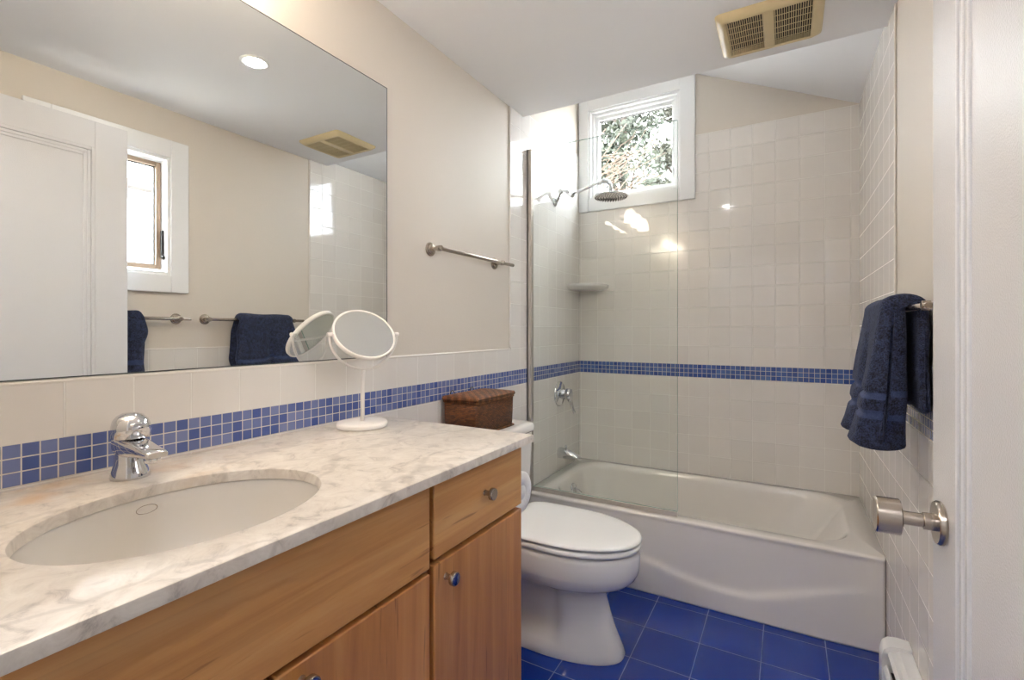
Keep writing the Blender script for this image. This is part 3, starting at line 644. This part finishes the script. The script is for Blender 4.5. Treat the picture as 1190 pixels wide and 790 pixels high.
b = MB(); b.loft([ell(FXc-.000, FYc, CT+.077, .024, .024), ell(FXc+.002, FYc, CT+.078, .0315, .0315), ell(FXc+.002, FYc, CT+.098, .0315, .0315), ell(FXc+.002, FYc, CT+.101, .031, .031), ell(FXc+.0, FYc, CT+.111, .028, .028), ell(FXc-.002, FYc, CT+.119, .021, .021), ell(FXc-.003, FYc, CT+.1235, .012, .012), ell(FXc-.003, FYc, CT+.1245, .003, .003)])
b.loft([spr(FXc+.010, .014, .006, CT+.101), spr(FXc+.028, .013, .004, CT+.103), spr(FXc+.036, .011, .0025, CT+.1045)]); b.build('lever_cap', M['chrome'], t)

# ================================================================== WALL MIRROR AND VANITY MIRROR
b = MB(); b.box(.0005, .006, .142, 1.226, 1.1085, 2.03)
for f in b.bm.faces:
    f.normal_update(); f.material_index = 0 if f.normal.x > .5 else 1
t = thing('wall_mirror', (0, .684, 1.1085), 'large frameless wall mirror resting on the tile ledge above the counter', 'mirror')
b.build('mirror_glass', [M['mirror'], M['mirror_edge']], t, recalc=False)
b = MB(); frame_box(b, X, .0045, .0066, .142, 1.2262, 1.1083, 2.0302, .0022, 0); b.build('mirror_rim', M['mirror_edge'], t)

mc = Vector((.124, 1.012, 1.186)); az, el = math.radians(-22), math.radians(40); R_m = .092
nv = Vector((math.cos(el)*math.cos(az), math.cos(el)*math.sin(az), math.sin(el))); av = Vector((-nv.y, nv.x, 0)).normalized()
t = thing('makeup_mirror', (mc.x-.006, mc.y, CT), 'small white round makeup mirror on a stem, tilted up, standing on the counter', 'makeup mirror')
bcx, bcy = mc.x-.008, mc.y
b = MB(); b.lathe([(.066, 0), (.071, .001), (.072, .004), (.072, .012), (.070, .0155), (.064, .017), (.010, .018), (.0, .018)], (bcx, bcy, CT), (0, 0, 1), 56); b.build('base', M['white_plastic'], t)
YR = R_m + .009
b = MB(); b.tube([(bcx, bcy, CT+.015), (bcx, bcy, mc.z-.16), (mc.x-.004, mc.y, mc.z-YR)], .0058, 14); b.build('stem', M['white_plastic'], t)
b = MB(); b.tube([tuple(mc + av*YR*math.cos(a_) + Vector((0, 0, -1))*YR*math.sin(a_)) for a_ in [PI*k/32 for k in range(33)]], .0038, 10)
for s_ in (-1, 1): b.lathe([(.006, -.008), (.006, .008)], tuple(mc+av*s_*(YR-.002)), tuple(av), 12)
b.build('yoke', M['white_plastic'], t)
b = MB(); b.lathe([(R_m-.006, .006), (R_m-.002, .0075), (R_m, .005), (R_m, -.005), (R_m-.002, -.0075), (R_m-.006, -.006), (R_m-.006, .006)], mc, nv, 64, False, False); fr_ = b.build('frame', M['white_plastic'], t)
b = MB(); b.lathe([(0, -.0045), (R_m-.0055, -.0045), (R_m-.0055, .0045), (0, .0045)], mc, nv, 64); b.build('glass', M['mirror'], fr_, sharp=30)

# ================================================================== TOWEL BARS
def towel_bar(name, wx, s, z, ya, yb, posts, label, group=None):
    """wall face at wx, room side is s"""
    t = thing(name, (wx, (ya+yb)/2, z), label, 'towel bar', group); bx = wx + s*.047
    for yy in posts:
        b = MB(); b.lathe([(.0, 0), (.027, 0), (.027, .004), (.025, .0065), (.0195, .007), (.0195, .010), (.0175, .0115), (.010, .012)], (wx, yy, z), (s, 0, 0), 36); b.build('rose', M['nickel'], t, sharp=35)
        b = MB(); b.lathe([(.0075, .010), (.0075, .038), (.0115, .040), (.0115, .055), (.010, .057), (.0, .057)], (wx, yy, z), (s, 0, 0), 24); b.build('post', M['nickel'], t, sharp=35)
    b = MB(); b.lathe([(.0, 0), (.0075, 0), (.008, .001), (.008, yb-ya-.001), (.0075, yb-ya), (0, yb-ya)], (bx, ya, z), (0, 1, 0), 20); b.build('bar', M['nickel'], t, sharp=35)
    return bx
towel_bar('towel_bar', 0, 1, 1.511, 1.445, 2.03, (1.462, 1.930), 'brushed nickel towel bar with no towel on the beige wall above the toilet')
BXR = towel_bar('towel_bar', W, -1, 1.255, 1.405, 2.0, (1.425, 1.93), 'brushed nickel towel bar on the right wall near the tub, holding a towel')
towel_bar('towel_bar', W, -1, 1.255, .755, 1.335, (.80, 1.285), 'brushed nickel towel bar on the right wall below the window, partly behind the open door')

def towel(name, bx, bz, ya, yb, zf, zb, front, back, label, seed, thin=None):
    rnd = random.Random(seed); ph = [rnd.uniform(0, 6.3) for _ in range(8)]
    b = MB(); rings = []; meta = []; n = 34
    stations = []
    for k in range(n+1):
        u = k/n; stations.append(ya + (yb-ya)*u)
    def wob(y, z, a, f1, f2, p): return a*math.sin(y*f1+ph[p]+z*5)*.6 + a*math.sin(z*f2+y*13+ph[p+1])*.4
    for k, y in enumerate(stations):
        u = k/n; e = min(u, 1-u)*(yb-ya); f = min(1, math.sqrt(max(0, 1-(1-min(1, e/.022))**2))) if e < .022 else 1
        f = max(f, .12)
        zfy = zf(u); zby = zb(u); P = []
        def fo(z):
            s_ = min(1, max(0, (bz-z)/(bz-zfy))); xx = front(u, s_)
            return bx - xx + wob(y, z, .004*min(1, s_*3), 38, 30, 0)
        fi = bx - .0105; bo_x = lambda z: bx + back(u, min(1, max(0, (bz-z)/(bz-zby)))) - abs(wob(y, z, .003, 40, 25, 2)); bi = bx + .0105
        def mid(x, a, c): m_ = (a+c)/2; return m_ + (x-m_)*f
        N1 = 22
        for i in range(N1+1):      # back, wall side, upwards
            z = zby + .012 + (bz-zby-.012)*i/N1; P.append((mid(bo_x(z), bi, bo_x(z)), z))
        xa, xb_ = bo_x(bz), fo(bz); hh = .036 + wob(y, 0, .003, 30, 1, 4)
        for i in range(1, 12):
            a = PI*i/12; cx_ = (xa+xb_)/2; hx = (xa-xb_)/2
            P.append((cx_ + hx*math.cos(a)*(.86+.14*f), bz + .0105 + (hh-.0105)*(math.sin(a)**.8)*f - .0105*(1-math.sin(a))))
        N2 = 60
        for i in range(N2+1):      # front, room side, downwards
            z = bz + (zfy+.018-bz)*i/N2; P.append((mid(fo(z), fi, fo(z)), z))
        xo = mid(fo(zfy+.018), fi, fo(zfy+.018)); xi = mid(fi, fi, fo(zfy+.018))
        for i in range(1, 10):
            a = PI*i/10; P.append(((xo+xi)/2 + (xo-xi)/2*math.cos(a), zfy+.018 - .018*math.sin(a)*f))
        for i in range(N1+1):
            z = zfy+.018 + (bz-.004-zfy-.018)*i/N1; P.append((mid(fi, fi, fo(z)), z))
        for i in range(1, 8):
            a = PI - PI*i/8; P.append((bx + .0105*math.cos(a), bz + .010*math.sin(a)))
        for i in range(N1+1):
            z = bz-.004 + (zby+.012-bz+.004)*i/N1; P.append((mid(bi, bi, bo_x(z)), z))
        xo = mid(bi, bi, bo_x(zby+.012)); xi = mid(bo_x(zby+.012), bi, bo_x(zby+.012))
        for i in range(1, 8):
            a = PI*i/8; P.append(((xo+xi)/2 + (xo-xi)/2*math.cos(a), zby+.012 - .012*math.sin(a)*f))
        yj = .004*math.sin(ph[6]+y*9)
        rings.append([(x, y + (.010*math.sin(z*17+ph[7]) + .006*math.sin(z*41))*(1 if u < .5 else -1)*abs(2*u-1)**2, z) for x, z in P])
    b.loft(rings)
    zf0 = zf(.3)
    for f in b.bm.faces:           # woven bands near the hem of the front flap
        c = f.calc_center_median()
        u_ = min(1, max(0, (c.y-ya)/(yb-ya))); dz = c.z - zf(u_)
        if c.x < bx-.006 and (.083 < dz < .104 or .138 < dz < .156): f.material_index = 1
    t = thing(name, (bx, (ya+yb)/2, bz), label, 'towel')
    o = b.build('terry_cloth', [M['terry'], M['terry_band']], t)
    return t
def front1(u, s):
    base = .066 + .058*s**1.1
    valley = .028*math.exp(-((u-.52)/.085)**2)*min(1, s*2.2)
    band = .009*(math.exp(-((s-.75)/.022)**2)+math.exp(-((s-.605)/.022)**2))
    return base - valley - band + .012*max(0, s-.80)*5*(.5+.5*math.cos((u-.25)*4*PI))
towel('hand_towel', BXR, 1.255, 1.555, 1.90, lambda u: .882 + .018*math.exp(-((u-.52)/.08)**2) + .008*u, lambda u: .985+.01*math.sin(u*5), front1, lambda u, s: .036, 'thick navy blue towel folded over the bar beside the tub', 3)
towel('hand_towel', BXR, 1.255, .86, 1.118, lambda u: .90, lambda u: .98, lambda u, s: .0255 + (.030*s if u > .8 else 0)*min(1, (u-.8)/.1), lambda u, s: .036, 'navy blue towel half hidden behind the open white door, seen in the wall mirror', 5)

# ================================================================== CEILING FAN GRILLE
vx0, vx1, vy0, vy1 = .975, 1.312, 1.835, 2.135
t = thing('exhaust_fan', ((vx0+vx1)/2, (vy0+vy1)/2, H), 'yellowed cream bathroom fan grille in the ceiling just before the tub', 'exhaust fan')
hx0, hx1, hy0, hy1 = vx0+.034, vx1-.034, vy0+.036, vy1-.036; mx_ = (vx0+vx1)/2
b = MB(); b.loft([rrect(vx0, vx1, vy0, vy1, .02, H-.0005, 6, 8), rrect(vx0+.002, vx1-.002, vy0+.002, vy1-.002, .02, H-.008, 6, 8), rrect(vx0+.018, vx1-.018, vy0+.018, vy1-.018, .022, H-.021, 6, 8), rrect(hx0-.004, hx1+.004, hy0-.004, hy1+.004, .004, H-.023, 6, 8), rrect(hx0, hx1, hy0, hy1, .003, H-.021, 6, 8), rrect(hx0, hx1, hy0, hy1, .003, H-.0005, 6, 8)], False, False)
b.box(mx_-.017, mx_+.017, hy0-.004, hy1+.004, H-.0225, H-.001, .002); b.build('grille_frame', M['cream'], t, sharp=50)
b = MB(); b.box(hx0, hx1, hy0, hy1, H-.003, H-.0005); b.build('shade_backing', M['black'], t)  # flat sheet under the ceiling, coloured as the shade behind the louvers
for (a0, a1) in ((hx0, mx_-.017), (mx_+.017, hx1)):
    b = MB(); k = 0; xx = a0+.0035
    while xx < a1-.002:
        b.box(xx-.0012, xx+.0012, hy0, hy1, H-.0208, H-.013); xx += .0070
    for j in range(1, 6):
        yy = hy0 + (hy1-hy0)*j/6; b.box(a0, a1, yy-.0009, yy+.0009, H-.0206, H-.0190)
    b.build('louver', M['cream'], t)

# ================================================================== BASEBOARD HEATER
t = thing('baseboard_heater', (W-.05, 1.45, 0), 'white metal baseboard heater along the right wall beside the open door', 'heater')
wx = W-TT-.001
HS = 1.12
def sc_(p): return [(q[0], q[1]*HS) for q in p]
hy0_, hy1_ = 1.07, 1.84
b = MB(); b.extrude(sc_([(wx, .012), (wx-.012, .012), (wx-.012, .205), (wx-.030, .219), (wx-.050, .222), (wx-.058, .214), (wx-.056, .210), (wx-.048, .217), (wx-.030, .226), (wx-.010, .228), (wx, .228)]), Y, hy0_, hy1_); b.build('back_plate', M['trim'], t)
b = MB(); b.extrude(sc_([(wx-.064, .035), (wx-.068, .038), (wx-.068, .172), (wx-.060, .184), (wx-.056, .182), (wx-.064, .170)]), Y, hy0_, hy1_); b.build('front_cover', M['trim'], t)
b = MB(); b.extrude(sc_([(wx-.012, .05), (wx-.060, .05), (wx-.060, .165), (wx-.012, .165)]), Y, hy0_+.01, hy1_-.03); b.build('fin_block_shade', M['black'], t)  # solid block in the fins' place, coloured dark for the slot's shade
b = MB(); prof_ = [(wx, .008), (wx-.068, .008), (wx-.0715, .012), (wx-.0715, .205), (wx-.066, .222), (wx-.052, .233), (wx-.03, .236), (wx, .236)]
b.extrude(sc_(prof_), Y, hy1_-.045, hy1_+.005); b.extrude(sc_([(wx, .010)]+[(p[0]+.002, p[1]) for p in prof_[1:-1]]+[(wx, .234)]), Y, hy1_+.004, hy1_+.012); b.build('end_cap', M['trim'], t, sharp=50)

# ================================================================== OUTSIDE
GZ = -.6
b = MB(); b.box(-30, 30, -10, 40, GZ-.2, GZ); struct('ground', b, M['ground'])
def leaf_cloud(b, centers, n, size, rnd):
    for _ in range(n):
        c, r = rnd.choice(centers)
        while True:
            p = Vector((rnd.uniform(-1, 1), rnd.uniform(-1, 1), rnd.uniform(-1, 1)))
            if p.length < 1: break
        p = Vector(c) + Vector((p.x*r[0], p.y*r[1], p.z*r[2])); s = size*rnd.uniform(.5, 1.4)
        u = Vector((rnd.gauss(0, 1), rnd.gauss(0, 1), rnd.gauss(0, 1))).normalized(); v = u.orthogonal().normalized(); w = u.cross(v)
        a_ = rnd.uniform(0, 6.3); d1_ = v*math.cos(a_)+w*math.sin(a_); d2_ = u.cross(d1_)
        b._face([b.bm.verts.new(p+d1_*s), b.bm.verts.new(p+d2_*s*.45), b.bm.verts.new(p-d1_*s), b.bm.verts.new(p-d2_*s*.45)], False)
def tree(name, loc, h, clumps, n, size, mat, label, seed, group=None):
    rnd = random.Random(seed); t = thing(name, loc, label, 'tree', group); x, y, z = loc
    b = MB(); b.tube([(x, y, z-.05), (x+.05, y, z+h*.4), (x-.04, y+.05, z+h*.75), (x, y, z+h)], [.17, .13, .08, .02], 10)
    for c, r in clumps:
        zb_ = max(z+.8, c[2]-.7); b.tube([(x, y, zb_), ((x+c[0])/2, (y+c[1])/2, (zb_+c[2])/2-.05), c], [.06, .04, .012], 8)
    b.build('trunk', M['bark'], t)
    b = MB(); leaf_cloud(b, clumps, n, size, rnd); f = b.build('foliage', mat, t, recalc=False); f['kind'] = 'stuff'
def clumps(x, y, z0, z1, rad, n, seed):
    rnd = random.Random(seed); out = []
    for k in range(n):
        z = z0+(z1-z0)*rnd.random(); a = rnd.uniform(0, 6.3); rr_ = rad*(1-.5*(z-z0)/(z1-z0))*rnd.uniform(.25, 1)
        s = rnd.uniform(.35, .75); out.append(((x+rr_*math.cos(a), y+rr_*math.sin(a), z), (s, s, s*.75)))
    return out
tree('evergreen_tree', (-1.75, 9.9, GZ), 7.2, clumps(-1.75, 9.9, 2.6, 6.5, 1.3, 26, 11), 12000, .07, M['leaf'], 'leafy evergreen tree filling the left half of the shower window', 1)
tree('evergreen_tree', (-1.35, 14.0, GZ), 8.2, clumps(-1.35, 14.0, 2.9, 7.4, 1.5, 24, 12), 12000, .09, M['leaf2'], 'dull green evergreen tree farther off at the right of the shower window', 2)
rnd = random.Random(5); bx_, by_ = -3.0, 5.9
t = thing('bare_tree', (bx_, by_, GZ), 'bare winter tree with thin pale branches sweeping across the shower window', 'tree')
b = MB(); b.tube([(bx_, by_, GZ-.05), (bx_+.1, by_, 1.0), (bx_+.4, by_, 2.4)], [.12, .09, .05], 10); b.build('trunk', M['bark'], t)
b = MB()
for k in range(34):
    st = Vector((bx_+.35+rnd.uniform(-.1, .1), by_+rnd.uniform(-.15, .15), rnd.uniform(1.5, 2.2))); en = Vector((rnd.uniform(-1.2, -.1), by_+rnd.uniform(-.7, .6), rnd.uniform(2.4, 3.8)))
    pts = [st.lerp(en, i/7) + Vector((0, rnd.gauss(0, .03), rnd.gauss(0, .04)+.25*math.sin(PI*i/7)*rnd.uniform(-.3, 1))) for i in range(8)]
    b.tube(pts, [.014-.0014*i for i in range(8)], 6)
    for j in range(3):
        i = rnd.randint(2, 6); q = pts[i]; b.tube([q, q+Vector((rnd.uniform(.05, .3), rnd.gauss(0, .1), rnd.uniform(-.1, .3))), q+Vector((rnd.uniform(.3, .6), rnd.gauss(0, .15), rnd.uniform(0, .5)))], [.006, .004, .002], 5)
b.build('branches', M['twig'], t)
# neighbouring white outbuilding seen in the mirror through the side window
t = thing('outbuilding', (7.3, 2.8, GZ), 'white sided outbuilding seen through the side window in the wall mirror', 'building')
b = MB(); b.box(5.9, 8.9, .2, 6.2, GZ, 2.95)
for k in range(40): b.box(5.888, 5.90, .2+.15*k, .2+.15*k+.012, GZ, 2.95)
b.build('siding_wall', M['siding'], t)
b = MB(); b.box(5.75, 9.05, .05, 6.35, 2.95, 3.05, .01); b.build('roof_slab', M['roof'], t)
rnd = random.Random(9)
t = thing('bare_tree', (10.2, 3.8, GZ), 'bare winter tree behind the white outbuilding, seen in the mirror', 'tree')
b = MB(); b.tube([(10.2, 3.8, GZ-.05), (10.2, 3.8, 1.5), (10.15, 3.8, 3.4)], [.14, .11, .06], 10); b.build('trunk', M['bark'], t)
b = MB()
for k in range(36):
    st = Vector((10.15, 3.8, rnd.uniform(2.6, 3.4))); en = st + Vector((rnd.uniform(-1, 1), rnd.uniform(-2.2, 2.2), rnd.uniform(.2, 2.4)))
    b.tube([st.lerp(en, i/5) + Vector((0, rnd.gauss(0, .05), rnd.gauss(0, .05))) for i in range(6)], [.022-.0035*i for i in range(6)], 6)
b.build('branches', M['twig'], t)
